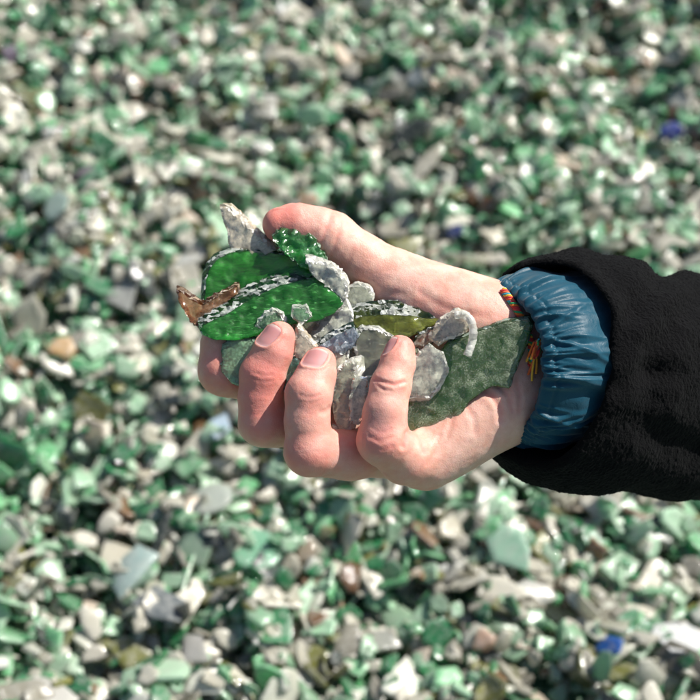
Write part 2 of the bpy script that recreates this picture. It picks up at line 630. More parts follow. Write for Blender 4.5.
t = NT('nail')
uvx = t.attr('lunula').outputs['Fac']
c_ = t.ramp(uvx, (.0, (.60, .36, .33)), (.18, (.47, .22, .21)), (.82, (.46, .20, .19)), (.92, (.60, .42, .36)))
p_ = t.n('ShaderNodeBsdfPrincipled', Roughness=.6)
t.set(p_, 'Base Color', c_)
p_.inputs['Subsurface Weight'].default_value = .3
p_.inputs['Subsurface Scale'].default_value = .002
t.set(p_, 'Normal', t.bump(t.noise(t.coord(), 300, 2), .08, .0005))
M_NAIL = t.finish(p_.outputs[0])
for nf in NAILS:
    nu, nv = 17, 17
    vv, lun = [], []
    for i in range(nu):
        for j in range(nv):
            a, b = -1 + 2 * i / (nu - 1), -1 + 2 * j / (nv - 1)
            # squircle map so that the plate has rounded corners
            aa = a * math.sqrt(1 - .30 * b * b)
            bb = b * math.sqrt(1 - .30 * a * a)
            o = nf['c'] + nf['u'] * aa * nf['hl'] * 1.08 + nf['v'] * bb * nf['hw'] * 1.06
            h = HAND_BVH_CAM.ray_cast(Vector(o + nf['n'] * 14), Vector(-nf['n']))
            if h[0] is None:
                pos = o
            else:
                pos = np.array(h[0])
            # the plate arches across the finger whatever the bed below does
            arch = nf['c'] + nf['u'] * aa * nf['hl'] * 1.08 + nf['v'] * bb * nf['hw'] * 1.06
            rim = max(abs(a), abs(b))
            vv.append(pos + nf['n'] * (.34 - .50 * max(0, rim - .8) / .2))
            lun.append((a + 1) / 2)
    vv = np.array(vv).reshape(nu, nv, 3)
    for _ in range(4):
        vv[1:-1, 1:-1] = .5 * vv[1:-1, 1:-1] + .125 * (vv[2:, 1:-1] + vv[:-2, 1:-1] + vv[1:-1, 2:] + vv[1:-1, :-2])
    vv = vv.reshape(-1, 3)
    fs = [(i * nv + j, (i + 1) * nv + j, (i + 1) * nv + j + 1, i * nv + j + 1) for i in range(nu - 1) for j in range(nv - 1)]
    nb = len(vv)
    low = vv - nf['n'] * .5
    edge = [i * nv for i in range(nu)] + [(nu - 1) * nv + j for j in range(1, nv)] + [i * nv + nv - 1 for i in range(nu - 2, -1, -1)] + [j for j in range(nv - 2, 0, -1)]
    fs2 = list(fs)
    for a, b in zip(edge, edge[1:] + edge[:1]):
        fs2.append((a, b, b + nb, a + nb))
    o = link('fingernail', world(np.concatenate([vv, low])) - ORG, fs2, M_NAIL, person)
    vattr(o, 'lunula', lun + lun)

# ------------------------------------------------------------------ sleeve, cuff and bracelet
AX = np.array((.857, .05, -.513))
AX /= np.linalg.norm(AX)
VUP = np.array((-.06, .998, 0.0))
VUP -= AX * (AX @ VUP)
VUP /= np.linalg.norm(VUP)
WN = np.cross(AX, VUP)
if WN[2] < 0:
    WN = -WN


def lathe(path, nth, rad, close_end=False):
    """path: list of (s) ; rad(s, th arrays) -> centre offset, radius along VUP, radius along WN, in px units"""
    pass


def ring_point(cpx, cpy, cz, th, rv, rw, ds=0.0):
    """point of a sleeve ring around the arm; everything in photo pixels at hand scale"""
    c = P(cpx, cpy, cz)
    return c[None, :] + K * (np.outer(np.cos(th) * rv, VUP) + np.outer(np.sin(th) * rw, WN) + np.outer(ds * np.ones_like(th), AX))


def grid_faces(ns, nt, flip=False):
    i = np.arange(ns - 1)[:, None]
    j = np.arange(nt)[None, :]
    a = i * nt + j
    b = i * nt + (j + 1) % nt
    q = np.stack([a, b, b + nt, a + nt], -1).reshape(-1, 4)
    return q[:, ::-1] if flip else q


NTH = 560
TH = np.linspace(0, 2 * math.pi, NTH, endpoint=False)
# stations of the fleece: s along the arm, vertical centre in px, up radius, down radius, depth radius
ST = np.array([
    (-30, 360, 100, 90, 82), (0, 362, 95, 102, 90), (25, 363, 100, 126, 97), (55, 362, 108, 138, 102), (105, 358, 111, 152, 106), (150, 357, 101, 156, 108),
    (185, 358, 87, 162, 106), (205, 359, 80, 165, 104), (233, 360, 80, 168, 106), (300, 362, 74, 172, 110), (420, 364, 90, 176, 120), (700, 338, 128, 170, 140), (1050, 330, 140, 165, 150)], float)
_sf = np.arange(-60, 1051, 2.0)
_k = np.exp(-np.linspace(-2, 2, 25) ** 2)
_k /= _k.sum()
_cols = [_sf]
for _c in range(1, 5):
    _v = np.interp(_sf, ST[:, 0], ST[:, _c])
    _cols.append(np.convolve(np.pad(_v, 12, mode='edge'), _k, mode='valid'))
ST = np.stack(_cols, 1)
svis = np.linspace(0, 250, 300)
sbey = 250 + (np.linspace(0, 1, 40)[1:] ** 1.3) * 780
SS = np.concatenate([svis, sbey])
C0 = P(500, 364, -52)
rows = []
for s0 in SS:
    up, dn = np.cos(TH), np.sin(TH)
    lip = (4 + 22 * np.cos(TH) + 56 * np.clip(np.sin(TH), -.2, 1) ** 1.2 if False else 11 + 22 * np.cos(TH) + 54 * np.where(np.sin(TH) > 0, np.abs(np.sin(TH)) ** .75, .5 * np.abs(np.sin(TH))))
    s = s0 + lip * np.clip(1 - s0 / 250, 0, 1)
    cy = np.interp(s, ST[:, 0], ST[:, 1])
    ru = np.interp(s, ST[:, 0], ST[:, 2])
    rd = np.interp(s, ST[:, 0], ST[:, 3])
    rw = np.interp(s, ST[:, 0], ST[:, 4])
    rv = np.where(np.cos(TH) > 0, ru, rd)
    # blend to keep the ring smooth where up and down meet
    m = (1 + np.cos(TH)) / 2
    m = m * m * (3 - 2 * m)
    rv = rd + (ru - rd) * m
    cyp = (365 - cy) * K
    base = C0[None, :] + K * s[:, None] * AX[None, :] + np.array((0, 1.0, 0))[None, :] * (cyp[:, None] - (K * s * AX[1])[:, None] * 0)
    pt = base + K * ((np.cos(TH) * rv)[:, None] * VUP + (np.sin(TH) * rw)[:, None] * WN)
    rows.append(pt)
SV = np.concatenate(rows)
SF = grid_faces(len(SS), NTH)
SNm = mesh_normals(SV, SF)
cen = np.repeat(np.array([r.mean(0) for r in rows]), NTH, 0)
if np.mean(np.sum((SV - cen) * SNm, 1)) < 0:
    SF = SF[:, ::-1]
    SNm = -SNm
sx, sy, sz = px_of(SV)
S_of = np.repeat(SS, NTH)
# folds of the cloth
dsp = 2.3 * fbm(SV / np.array((26, 34, 30)), 41, 2) * np.clip(S_of / 60, 0, 1)
for pts, dep, wid in (([(672, 262), (655, 290), (632, 318), (612, 350)], 2.4, 10), ([(700, 300), (672, 318), (650, 352), (648, 392)], 2.4, 10),
                      ([(600, 262), (625, 290), (640, 312)], 1.8, 9), ([(640, 420), (668, 440), (700, 452)], 2.2, 12), ([(618, 385), (640, 372), (668, 372)], 1.6, 8)):
    d = polyline_dist(sx, sy, pts)
    dsp -= dep * (np.exp(-d * d / (2 * wid * wid)) - .45 * np.exp(-(d - 2.2 * wid) ** 2 / (2 * wid * wid))) * (SNm[:, 2] > -.2)
# curly pile of the fleece
vis = np.clip((330 - S_of) / 80, 0, 1)
SVR = SV @ np.array(Matrix.Rotation(.7, 3, (.4, .7, .59)))
cl = fbm(SVR / 1.4, 77, 2)
dsp += vis * (.48 * np.abs(cl) + .20 * vnoise(SVR[:, [1, 2, 0]] / 1.0, 78) + .35 * vnoise(SVR / 4.5, 79))
# round the lip of the sleeve
dsp -= 2.4 * np.exp(-S_of / 3.0)
SV2 = SV + SNm * dsp[:, None]
# inner return of the lip
inner = []
for k, (ds, dr) in enumerate(((1.5, -2.2), (9, -3.4), (40, -4.5))):
    r = SV.reshape(len(SS), NTH, 3)[0] + AX * ds - SNm.reshape(len(SS), NTH, 3)[2] * (-dr)
    inner.append(r)
nall = len(SV2)
SVall = np.concatenate([SV2] + inner)
base_ids = [np.arange(NTH)] + [nall + k * NTH + np.arange(NTH) for k in range(3)]
extra = []
for a, b in zip(base_ids, base_ids[1:]):
    extra.append(np.stack([np.roll(a, -1), a, b, np.roll(b, -1)], 1))
SFall = np.concatenate([SF] + extra)
# loose fibres standing off the pile
nf_ = 7000
cand = np.where(vis > .3)[0]
pick = RNG.choice(cand, nf_)
fb = SV2[pick] - SNm[pick] * .15
d1 = SNm[pick] * .35 + RNG.normal(0, .38, (nf_, 3))
d2 = -SNm[pick] * .25 + RNG.normal(0, .5, (nf_, 3))
sd = np.cross(d1, RNG.normal(0, 1, (nf_, 3)))
sd /= np.linalg.norm(sd, axis=1, keepdims=True)
sd *= .07
fv = np.stack([fb - sd, fb + sd, fb + d1 + sd * .8, fb + d1 - sd * .8, fb + d1 + d2], 1).reshape(-1, 3)
b0 = len(SVall) + np.arange(nf_) * 5
fibre_quads = np.stack([b0, b0 + 1, b0 + 2, b0 + 3], 1)
fibre_tris = np.stack([b0 + 3, b0 + 2, b0 + 4], 1)
cap = [tuple((len(SS) - 1) * NTH + np.arange(NTH))]
M_FLEECE = simple('black fleece', (.0011, .0011, .0014), .92, (1100, .8, .0012), sheen=.012, var=.5, spec=.12)
sleeve = link('fleece_sleeve', world(np.concatenate([SVall, fv])) - ORG, SFall.tolist() + fibre_quads.tolist() + fibre_tris.tolist() + cap, M_FLEECE, person)

# gathered blue cuff
NC = 720
TC = np.linspace(0, 2 * math.pi, NC, endpoint=False)
prof = [(55, 58), (30, 62), (12, 66), (3, 71), (-1, 75), (0, 79), (4, 83)] + [(s, 83 + 12 * math.sin(min(1, (s - 4) / 46) * math.pi / 2)) for s in np.linspace(7, 105, 60)]
rows = []
rid = RNG.uniform(0, 2 * math.pi, 120)
rwid = RNG.uniform(.010, .034, 120)
ramp_ = RNG.uniform(.25, 1.0, 120)
rlen = RNG.uniform(14, 80, 120)
rsl = RNG.normal(0, .0026, 120)
for i, (s, r) in enumerate(prof):
    w = np.zeros(NC)
    for a, b, c, L, sl in zip(rid, rwid, ramp_, rlen, rsl):
        th0 = a + sl * s
        dth = (TC - th0 + math.pi) % (2 * math.pi) - math.pi
        bw = b * (1 + max(s, 0) / 70)
        w += c * np.exp(-(dth / bw) ** 2) * math.exp(-(max(s, 0) / L) ** 2)
    amp = 5.8 * (1 if i > 4 else .6 if i > 2 else .2)
    fine = 1.0 * vnoise(np.stack([np.cos(TC) * 9, np.sin(TC) * 9, np.full(NC, s / 18.0)], 1), 61)
    soft = 3.0 * vnoise(np.stack([np.cos(TC) * 3, np.sin(TC) * 3, np.full(NC, s / 40.0)], 1), 62)
    w = 1.5 * np.tanh(w / 1.5)
    rr = r + amp * (w - .55) - 1.6 * math.exp(-((s - 11) / 1.6) ** 2) + fine + soft * (s > 8)
    sag = 1.0 + .03 * np.cos(TC)
    ds = s + 3.0 * vnoise(np.stack([np.cos(TC) * 5, np.sin(TC) * 5, np.full(NC, .5)], 1), 63) * (1 if i > 2 else 0)
    pt = C0[None, :] + K * (ds[:, None] * AX + (np.cos(TC) * rr * sag)[:, None] * VUP + (np.sin(TC) * rr * (.95 + .05 * min(1, max(0, s) / 40)))[:, None] * WN)
    rows.append(pt)
CV = np.concatenate(rows)
CF = grid_faces(len(prof), NC, flip=True)
t = NT('blue nylon')
co = t.coord()
p_ = t.n('ShaderNodeBsdfPrincipled', Roughness=.42)
t.set(p_, 'Base Color', t.mixc(t.noise(co, 120, 3), (.0015, .040, .066), (.003, .062, .100)))
p_.inputs['Sheen Weight'].default_value = .15
p_.inputs['Specular IOR Level'].default_value = .16
t.set(p_, 'Normal', t.bump(t.noise(co, 2600, 2), .12, .0003, t.bump(t.noise(co, 300, 4, .6, .8), .18, .0014)))
M_CUFF = t.finish(p_.outputs[0])
cuff = link('cuff', world(CV) - ORG, CF.tolist(), M_CUFF, sleeve)

# woven thread bracelet lying on the wrist
t = NT('woven thread')
col = t.attr('thread').outputs['Color']
p_ = t.n('ShaderNodeBsdfPrincipled', Roughness=.7)
t.set(p_, 'Base Color', col)
t.set(p_, 'Normal', t.bump(t.noise(t.coord(), 2500, 2), .5, .0004))
p_.inputs['Sheen Weight'].default_value = .2
M_THREAD = t.finish(p_.outputs[0])
PAL = [(.62, .02, .02), (.80, .16, .01), (.80, .40, .02), (.02, .32, .10), (.01, .32, .38), (.62, .03, .03), (.75, .10, .02)]


def tube(path, rad, nseg=7):
    """path (n,3) mm -> verts, faces"""
    path = np.asarray(path)
    n_ = len(path)
    tg = np.gradient(path, axis=0)
    tg /= np.linalg.norm(tg, axis=1, keepdims=True) + 1e-9
    ref = np.array((.3, .2, .93))
    a = np.cross(tg, ref)
    a /= np.linalg.norm(a, axis=1, keepdims=True)
    b = np.cross(tg, a)
    th = np.linspace(0, 2 * math.pi, nseg, endpoint=False)
    rad = np.broadcast_to(rad, (n_,))
    v = path[:, None, :] + rad[:, None, None] * (np.cos(th)[None, :, None] * a[:, None, :] + np.sin(th)[None, :, None] * b[:, None, :])
    f = grid_faces(n_, nseg)
    caps = [tuple(range(nseg))[::-1], tuple((n_ - 1) * nseg + np.arange(nseg))]
    return v.reshape(-1, 3), f.tolist() + caps


BC = P(522, 358, -58)
base = []
for th in np.linspace(0, 2 * math.pi, 400, endpoint=False):
    d = math.cos(th) * VUP + math.sin(th) * WN + AX * (.10 * math.sin(th) + .32 * abs(math.cos(th)))
    h = HAND_BVH_CAM.ray_cast(Vector(BC + d * 60), Vector(-d))
    base.append((np.array(h[0]) if h[0] else BC + d * 22) + d * 1.1)
base = np.array(base)
for _ in range(6):
    base = (base + np.roll(base, 1, 0) + np.roll(base, -1, 0)) / 3
bv, bf, bc = [], [], []


def add_strand(path, rad, colfun):
    v, f = tube(path, rad)
    o_ = sum(len(x) for x in bv)
    bv.append(v)
    bf.extend([tuple(o_ + i for i in q) for q in f])
    n_ = len(path)
    for i in range(n_):
        bc.extend([(*colfun(i), 1)] * 7)


tgb = np.roll(base, -1, 0) - np.roll(base, 1, 0)
tgb /= np.linalg.norm(tgb, axis=1, keepdims=True)
outw = base - base.mean(0)
outw /= np.linalg.norm(outw, axis=1, keepdims=True)
sidew = np.cross(tgb, outw)
for k in range(4):
    ph = np.arange(400) / 400 * 2 * math.pi * 34 + k * math.pi / 2
    path = base + sidew * (np.cos(ph) * .95)[:, None] + outw * (np.sin(ph) * .55)[:, None]
    path = np.concatenate([path, path[:1]])
    add_strand(path, .52, lambda i, k=k: PAL[(k * 2 + (i // 37)) % 7])
cordpx = np.array([(502, 291), (508, 299), (515, 309), (522, 321), (527, 333), (530, 344), (531, 354), (530, 366)], float)
ti = np.linspace(0, len(cordpx) - 1, 150)
cpx = np.stack([np.interp(ti, np.arange(len(cordpx)), cordpx[:, i]) for i in range(2)], 1)
for _ in range(20):
    cpx[1:-1] = (cpx[2:] + cpx[:-2] + 2 * cpx[1:-1]) / 4


def on_skin(px, py, lift):
    d = Vector(((px - 350) / FPX, (350 - py) / FPX, -1.0)).normalized()
    h = HAND_BVH_CAM.ray_cast(Vector((0, 0, 0)), d)
    return np.array(h[0]) + np.array(h[1]) * lift if h[0] else P(px, py, -30)


cord = np.array([on_skin(*q, 1.0) for q in cpx])
for _ in range(12):
    cord[1:-1] = (cord[2:] + cord[:-2] + 2 * cord[1:-1]) / 4
ctg = np.gradient(cord, axis=0)
ctg /= np.linalg.norm(ctg, axis=1, keepdims=True)
cou = np.tile(np.array((-.2, .1, .97)), (150, 1))
csd = np.cross(ctg, cou)
csd /= np.linalg.norm(csd, axis=1, keepdims=True)
for k in range(4):
    ph = np.arange(150) / 150 * 2 * math.pi * 9 + k * math.pi / 2
    add_strand(cord + csd * (np.cos(ph) * 1.05)[:, None] + cou * (.4 + np.sin(ph) * .6)[:, None], .58, lambda i, k=k: PAL[(k * 2 + (i // 29)) % 7])
bracelet = link('bracelet', world(np.concatenate(bv)) - ORG, bf, M_THREAD, person)
vattr(bracelet, 'thread', bc, 'FLOAT_COLOR')
# knot with its loose ends
ki = 110
kx = on_skin(534, 352, 2.0)
bv, bf, bc = [], [], []
nrm_k = np.array((-.12, .12, .97))
nrm_k /= np.linalg.norm(nrm_k)
for k in range(16):
    th = np.linspace(0, 2 * math.pi, 25)
    ax1 = np.array((.35, .93, .1)) * RNG.uniform(2.4, 5.0)
    ax2 = nrm_k * 1.6 + RNG.normal(0, .9, 3)
    cc = kx + nrm_k * 4.2 + RNG.normal(0, .9, 3)
    add_strand(cc + np.outer(np.cos(th), ax1) * .9 + np.outer(np.sin(th), ax2), .5, lambda i, k=k: PAL[(k + i // 9) % 7])
for k, (ex, ey) in enumerate(((532, 381), (528, 375), (536, 374))):
    e = P(ex, ey, (D0 + kx[2]) / K + 4)
    tt = np.linspace(0, 1, 24)[:, None]
    mid = (kx + e) / 2 + nrm_k * 1.5 + RNG.normal(0, .6, 3)
    k0 = kx + nrm_k * 4.4
    path = k0 * (1 - tt) ** 2 + 2 * mid * tt * (1 - tt) + e * tt ** 2
    add_strand(path, .55, lambda i, k=k: ((.80, .45, .04), (.75, .12, .02), (.80, .30, .02))[k])
knot = link('knot', world(np.concatenate(bv)) - ORG, bf, M_THREAD, bracelet)
vattr(knot, 'thread', bc, 'FLOAT_COLOR')


# ------------------------------------------------------------------ glass shards held in the hand
def held_shard(name, label, outline, z0, ext, face, edge, slope=(0, 0), curve=(0, 0, 0), seed=0, chip=.8, rough=.5, seg=3.0, edge_part=True, wall=5, bevel=None):
    if bevel is None:
        _o = np.array(outline, float)
        bevel = min(2.1, .085 * float(np.ptp(_o, 0).min())) if edge in (E_WHITE, E_CREAM) else 0.0
    """outline in photo pixels; ext = thickness vector in pixels (x, y down, z to camera); curve = (direction deg, px sag per 100 px^2, twist)"""
    rng = np.random.default_rng(seed + 100)
    o = np.array(outline, float)
    pts = []
    for a, b in zip(o, np.roll(o, -1, 0)):
        m = max(1, int(round(np.hypot(*(b - a)) / seg)))
        for i in range(m):
            pts.append(a + (b - a) * i / m)
    pts = np.array(pts)
    n_ = len(pts)
    c = o.mean(0)
    jit = rng.normal(0, chip * .45, n_)
    jit = (jit + np.roll(jit, 1)) * .7
    rad = pts - c
    pts = pts + rad / np.linalg.norm(rad, axis=1, keepdims=True) * jit[:, None]
    cd = math.radians(curve[0])

    def height(q):
        dx, dy = q[:, 0] - c[0], q[:, 1] - c[1]
        e = dx * math.cos(cd) + dy * math.sin(cd)
        return z0 + slope[0] * dx + slope[1] * dy + curve[1] * e * e / 100.0

    # inner points on a jittered grid, then a constrained triangulation
    inner = []
    g = 2.4
    lo_, hi_ = pts.min(0), pts.max(0)
    for r_, yv in enumerate(np.arange(lo_[1], hi_[1], g * .87)):
        for xv in np.arange(lo_[0] + (r_ % 2) * g * .5, hi_[0], g):
            q = np.array((xv, yv)) + rng.normal(0, .25, 2)
            a, b = pts, np.roll(pts, -1, 0)
            inside = np.sum(((a[:, 1] > q[1]) != (b[:, 1] > q[1])) & (q[0] < (b[:, 0] - a[:, 0]) * (q[1] - a[:, 1]) / (b[:, 1] - a[:, 1] + 1e-12) + a[:, 0])) % 2
            if inside and np.min(np.hypot(*(pts - q).T)) > 1.3:
                inner.append(q)
    src = [Vector(p) for p in pts] + [Vector(p) for p in inner]
    ov, oe, of, om, _, _ = delaunay_2d_cdt(src, [(i, (i + 1) % n_) for i in range(n_)], [], 1, 1e-5)
    ov = np.array([tuple(v) for v in ov])
    where = {}
    for k, lst in enumerate(om):
        for v in lst:
            where[v] = k
    rim_ids = [where[i] for i in range(n_)]
    edge_d = np.array([np.min(np.hypot(*(pts - q).T)) for q in ov])
    V, F, mi = [], [], []
    ext = np.array(ext, float)

    def face_sheet(off, back):
        p3 = np.concatenate([ov, np.zeros((len(ov), 1))], 1)
        nz = fbm(p3 / 9.0 + 31.7 * back + seed, seed, 3) * rough + vnoise(p3 / 3.0, seed + 5) * rough * .45
        ridge = -np.abs(vnoise(p3 / 14.0 + 5.3, seed + 9)) * rough * 1.4
        inset = np.exp(-edge_d / 1.2) * 1.1 * (1 if back else -1)
        zz = height(ov) + off[2] + nz + (ridge if not back else 0) + inset
        b0 = len(V)
        for (x, y), z in zip(ov + off[:2], zz):
            V.append((x, y, z))
        for f in of:
            F.append(tuple(b0 + k for k in f))
            lim_ = bevel * (.55 + .9 * abs(vnoise(np.array([[*(ov[f[0]] / 7.0), seed]]), 91)[0]) * 1.6)
            mi.append(1 if bevel and np.mean(edge_d[list(f)]) < lim_ * .75 else 0)
        return [b0 + k for k in rim_ids]

    top = face_sheet(np.zeros(3), 0)
    walls = [top]
    outn = np.roll(pts, -1, 0) - np.roll(pts, 1, 0)
    outn = np.stack([outn[:, 1], -outn[:, 0]], 1)
    if np.sum((pts - c) * outn) < 0:
        outn = -outn
    outn /= np.linalg.norm(outn, axis=1, keepdims=True) + 1e-9
    for k in range(1, wall):
        f = k / wall
        bul = math.sin(f * math.pi)
        q = pts + outn * (bul * .8 + rng.normal(0, chip * .9, n_))[:, None]
        zz = height(pts)
        walls.append(range(len(V), len(V) + n_))
        jz = rng.normal(0, chip * .6, n_)
        for (x, y), z, w in zip(q, zz, jz):
            V.append((x + ext[0] * f, y + ext[1] * f, z + ext[2] * f + w))
    walls.append(face_sheet(ext, 1))
    for a, b in zip(walls, walls[1:]):
        for i in range(n_):
            j = (i + 1) % n_
            F.append((a[j], a[i], b[i], b[j]))
            mi.append(1)
    V = np.array([P(*v) for v in V])
    cen_ = V.mean(0)
    Wv = world(V)
    wc = world(cen_)
    bm = bmesh.new()
    bv_ = [bm.verts.new(tuple(v)) for v in (Wv - wc)]
    for f, m in zip(F, mi):
        try:
            nf2 = bm.faces.new([bv_[i] for i in f])
            nf2.material_index = m
            nf2.smooth = (m == 0)
        except ValueError:
            pass
    bmesh.ops.recalc_face_normals(bm, faces=bm.faces)

    def emit(nm, keep, mats, parent):
        b2 = bm.copy()
        if keep is not None:
            bmesh.ops.delete(b2, geom=[f for f in b2.faces if f.material_index != keep], context='FACES')
            for f in b2.faces:
                f.material_index = 0
            b2.normal_update()
            for v in b2.verts:
                v.co += v.normal * .00018
        me = bpy.data.meshes.new(nm)
        b2.to_mesh(me)
        b2.free()
        for m_ in mats:
            me.materials.append(m_)
        ob = bpy.data.objects.new(nm, me)
        COL.objects.link(ob)
        if parent:
            ob.parent = parent
        else:
            ob.location = wc
        return ob

    if edge_part:
        ob = emit(name, None, [face, face], None)
        emit('fracture_edge', 1, [edge], ob)
    else:
        ob = emit(name, None, [face, edge], None)
    bm.free()
    tag(ob, label, 'glass shard', 'glass shards held in the hand')
    return ob


G_BRIGHT = glass_face('bright green glass', (.06, .88, .06), dust=(.20, .56, .15), frost=.09, scale=130, absorb=560, scatter=800, scratch=.3, mottle=.55, facets=.05, fine=260, plo=.34, phi=.66)
G_MID = glass_face('streaky green glass', (.05, .88, .07), dust=(.34, .62, .30), frost=.08, scale=190, absorb=620, scatter=800, scratch=.55, mottle=.65, facets=.05, fine=320, plo=.36, phi=.66)
G_CHUNK = glass_face('crusty dark green glass', (.06, .55, .10), dust=(.22, .36, .22), frost=.34, scale=260, absorb=520, scatter=120, facets=.8, scratch=.4)
G_DARK = glass_face('frosted bottle green glass', (.20, .28, .11), dust=(.50, .52, .43), frost=.60, scale=170, absorb=1500, scatter=60, fine=2100, scratch=.25, plo=.47, phi=.66)
G_OLIVE = glass_face('olive glass', (.60, .68, .09), dust=(.46, .50, .14), frost=.12, scale=200, absorb=500, scatter=800, mottle=.6, facets=.2, scratch=.35)
G_PALEG = glass_face('pale green glass', (.42, .84, .42), dust=(.50, .66, .46), frost=.34, scale=260, absorb=140, scatter=400, scratch=.6)
G_CLEAR = glass_face('dusty clear glass', (.92, .94, .74), dust=(.95, .95, .74), frost=.44, scale=140, absorb=30, scatter=600, scratch=.7, fine=300, plo=.35, phi=.7, facets=.12)
G_GREY = glass_face('grey green clear glass', (.86, .90, .62), dust=(.90, .93, .68), frost=.32, scale=120, absorb=60, scatter=520, scratch=.7, fine=280, plo=.35, phi=.7, facets=.12)
G_CREAM = glass_face('cream glass', (.92, .80, .58), dust=(.92, .82, .62), frost=.40, scale=160, absorb=50, scatter=600, scratch=.7, fine=320, plo=.35, phi=.7, facets=.15)
G_AMBER = glass_face('amber glass', (.75, .30, .05), dust=(.50, .40, .28), frost=.20, scale=260, absorb=420, scatter=170, scratch=.5)
G_BLUEG = glass_face('blue grey speckled glass', (.45, .58, .70), dust=(.72, .75, .78), frost=.30, scale=300, absorb=220, scatter=120, facets=.8)
G_TEAL = glass_face('dark teal glass', (.12, .40, .34), dust=(.34, .44, .42), frost=.26, scale=300, absorb=500, scatter=90, facets=.9)
G_BROWN = glass_face('speckled brown glass', (.62, .44, .26), dust=(.74, .70, .62), frost=.34, scale=300, absorb=240, scatter=140, facets=.8)
G_YGREY = glass_face('yellowish clear glass', (.84, .86, .52), dust=(.72, .73, .54), frost=.16, scale=110, absorb=90, scatter=500, scratch=.5, fine=260, plo=.35, phi=.7, facets=.12)
E_BW = frosted_edge('frosted black and white edge', light=(.62, .64, .61), dark=(.012, .022, .018), white=.46, gap=.35, tint=(.2, .5, .2), facets=.9)
E_WHITE = frosted_edge('frosted white edge', light=(.92, .91, .84), dark=(.66, .67, .58), scale=260, white=.75, gap=.5, tint=(.8, .8, .72), facets=.35)
E_GREEN = frosted_edge('frosted green edge', light=(.50, .62, .50), dark=(.02, .08, .03), gap=.45, tint=(.2, .6, .2))
E_DGREEN = frosted_edge('dark green edge', light=(.44, .54, .46), dark=(.03, .07, .035), white=.50, gap=.4, tint=(.2, .45, .2))
E_CREAM = frosted_edge('cream edge', light=(.86, .80, .68), dark=(.50, .42, .30), scale=320, white=.65, gap=.4, tint=(.7, .6, .45), facets=.6)
E_AMBER = frosted_edge('amber edge', light=(.52, .42, .30), dark=(.05, .02, .008), white=.4, gap=.35, tint=(.5, .25, .08))

held_shard('glass_shard', 'long pointed cream shard standing up beside the thumb tip',
           [(220, 206), (226, 206), (238, 217), (252, 230), (274, 250), (262, 256), (245, 258), (232, 254), (227, 232)], -66, (5, -3, -14), G_CREAM, E_CREAM, slope=(.1, .15), curve=(40, .35, 0), seed=1, rough=1.3)
held_shard('glass_chunk', 'crusty dark green chunk lying against the thumb',
           [(273, 240), (281, 228), (292, 224), (303, 228), (313, 238), (320, 250), (327, 262), (318, 272), (302, 268), (285, 254)], -40, (2, -4, -26), G_CHUNK, E_GREEN, slope=(-.05, .2), seed=2, rough=3.2, chip=1.6)
held_shard('curved_glass_shard', 'bright green bowl-shaped shard with a dark rim, behind the streaky green one',
           [(205, 310), (205, 296), (206, 280), (210, 269), (218, 259), (230, 253), (246, 251), (265, 252), (285, 256), (304, 265), (314, 274), (296, 286), (262, 298), (232, 312)], -52, (-4, -5, -15), G_BRIGHT, E_BW,
           slope=(.05, .3), curve=(25, .42, 0), seed=3, chip=.45, rough=1.3)
held_shard('glass_shard', 'streaky green shard with a thick frosted rim, topmost of the green ones',
           [(201, 328), (210, 322), (226, 315), (245, 303), (262, 294), (280, 286), (298, 281), (317, 277), (329, 288), (344, 303), (334, 313), (318, 321), (300, 323), (282, 326), (262, 334), (240, 340), (216, 340), (203, 335)], -24, (-5, -14, -24), G_MID, E_BW,
           slope=(.02, .35), curve=(10, .10, 0), seed=4, chip=.9, rough=1.5)
held_shard('glass_fragment', 'crumbly clear fragment between the green shards and the thumb',
           [(306, 260), (322, 264), (334, 270), (346, 280), (349, 290), (345, 302), (334, 292), (324, 284), (314, 276)], -26, (0, -6, -16), G_CLEAR, E_WHITE, seed=5, rough=2.0, chip=1.4)
held_shard('glass_shard', 'amber brown shard with an upturned pointed tip',
           [(177, 291), (183, 293), (190, 299), (202, 306), (214, 299), (228, 291), (237, 287), (236, 294), (222, 306), (207, 322), (200, 329), (190, 322), (182, 308)], -34, (2, -5, -11), G_AMBER, E_AMBER, slope=(-.1, .3), seed=6, rough=1.6, chip=1.0)
held_shard('glass_shard', 'pale green ribbed shard wedged below the streaky green one',
           [(223, 346), (238, 338), (254, 343), (252, 356), (246, 372), (240, 386), (232, 384), (222, 372)], -16, (3, -5, -10), G_PALEG, E_GREEN, slope=(.1, .1), seed=7)
held_shard('glass_chip', 'clear green-tinged chip resting on the streaky green shard above the middle fingertip',
           [(257, 326), (262, 316), (272, 311), (281, 315), (285, 323), (278, 336), (264, 335)], -19, (1, -3, -7), G_PALEG, E_WHITE, seed=8, chip=1.2, rough=1.2)
held_shard('glass_chip', 'small square clear chip stuck on the streaky green shard',
           [(292, 307), (305, 307), (311, 317), (302, 324), (293, 319)], -15, (1, -2, -5), G_PALEG, E_WHITE, seed=9, chip=.8)
held_shard('glass_slab', 'pale clear slab leaning between the green shard and the olive one',
           [(310, 340), (322, 328), (336, 314), (347, 302), (353, 310), (353, 326), (342, 338), (330, 347), (318, 352)], -26, (-5, -9, -16), G_CLEAR, E_WHITE, slope=(.1, .1), seed=10, rough=1.4)
held_shard('glass_shard', 'blue grey speckled shard above the ring fingertip',
           [(318, 346), (332, 338), (347, 330), (354, 327), (359, 336), (356, 346), (344, 353), (332, 352)], -13, (-3, -5, -9), G_BLUEG, E_BW, seed=11, rough=1.4, chip=1.2)
held_shard('glass_shard', 'cream wedge squeezed between the middle and ring fingertips',
           [(297, 325), (305, 336), (315, 347), (308, 360), (299, 364), (294, 350)], -9, (3, -2, -9), G_CREAM, E_CREAM, seed=12)
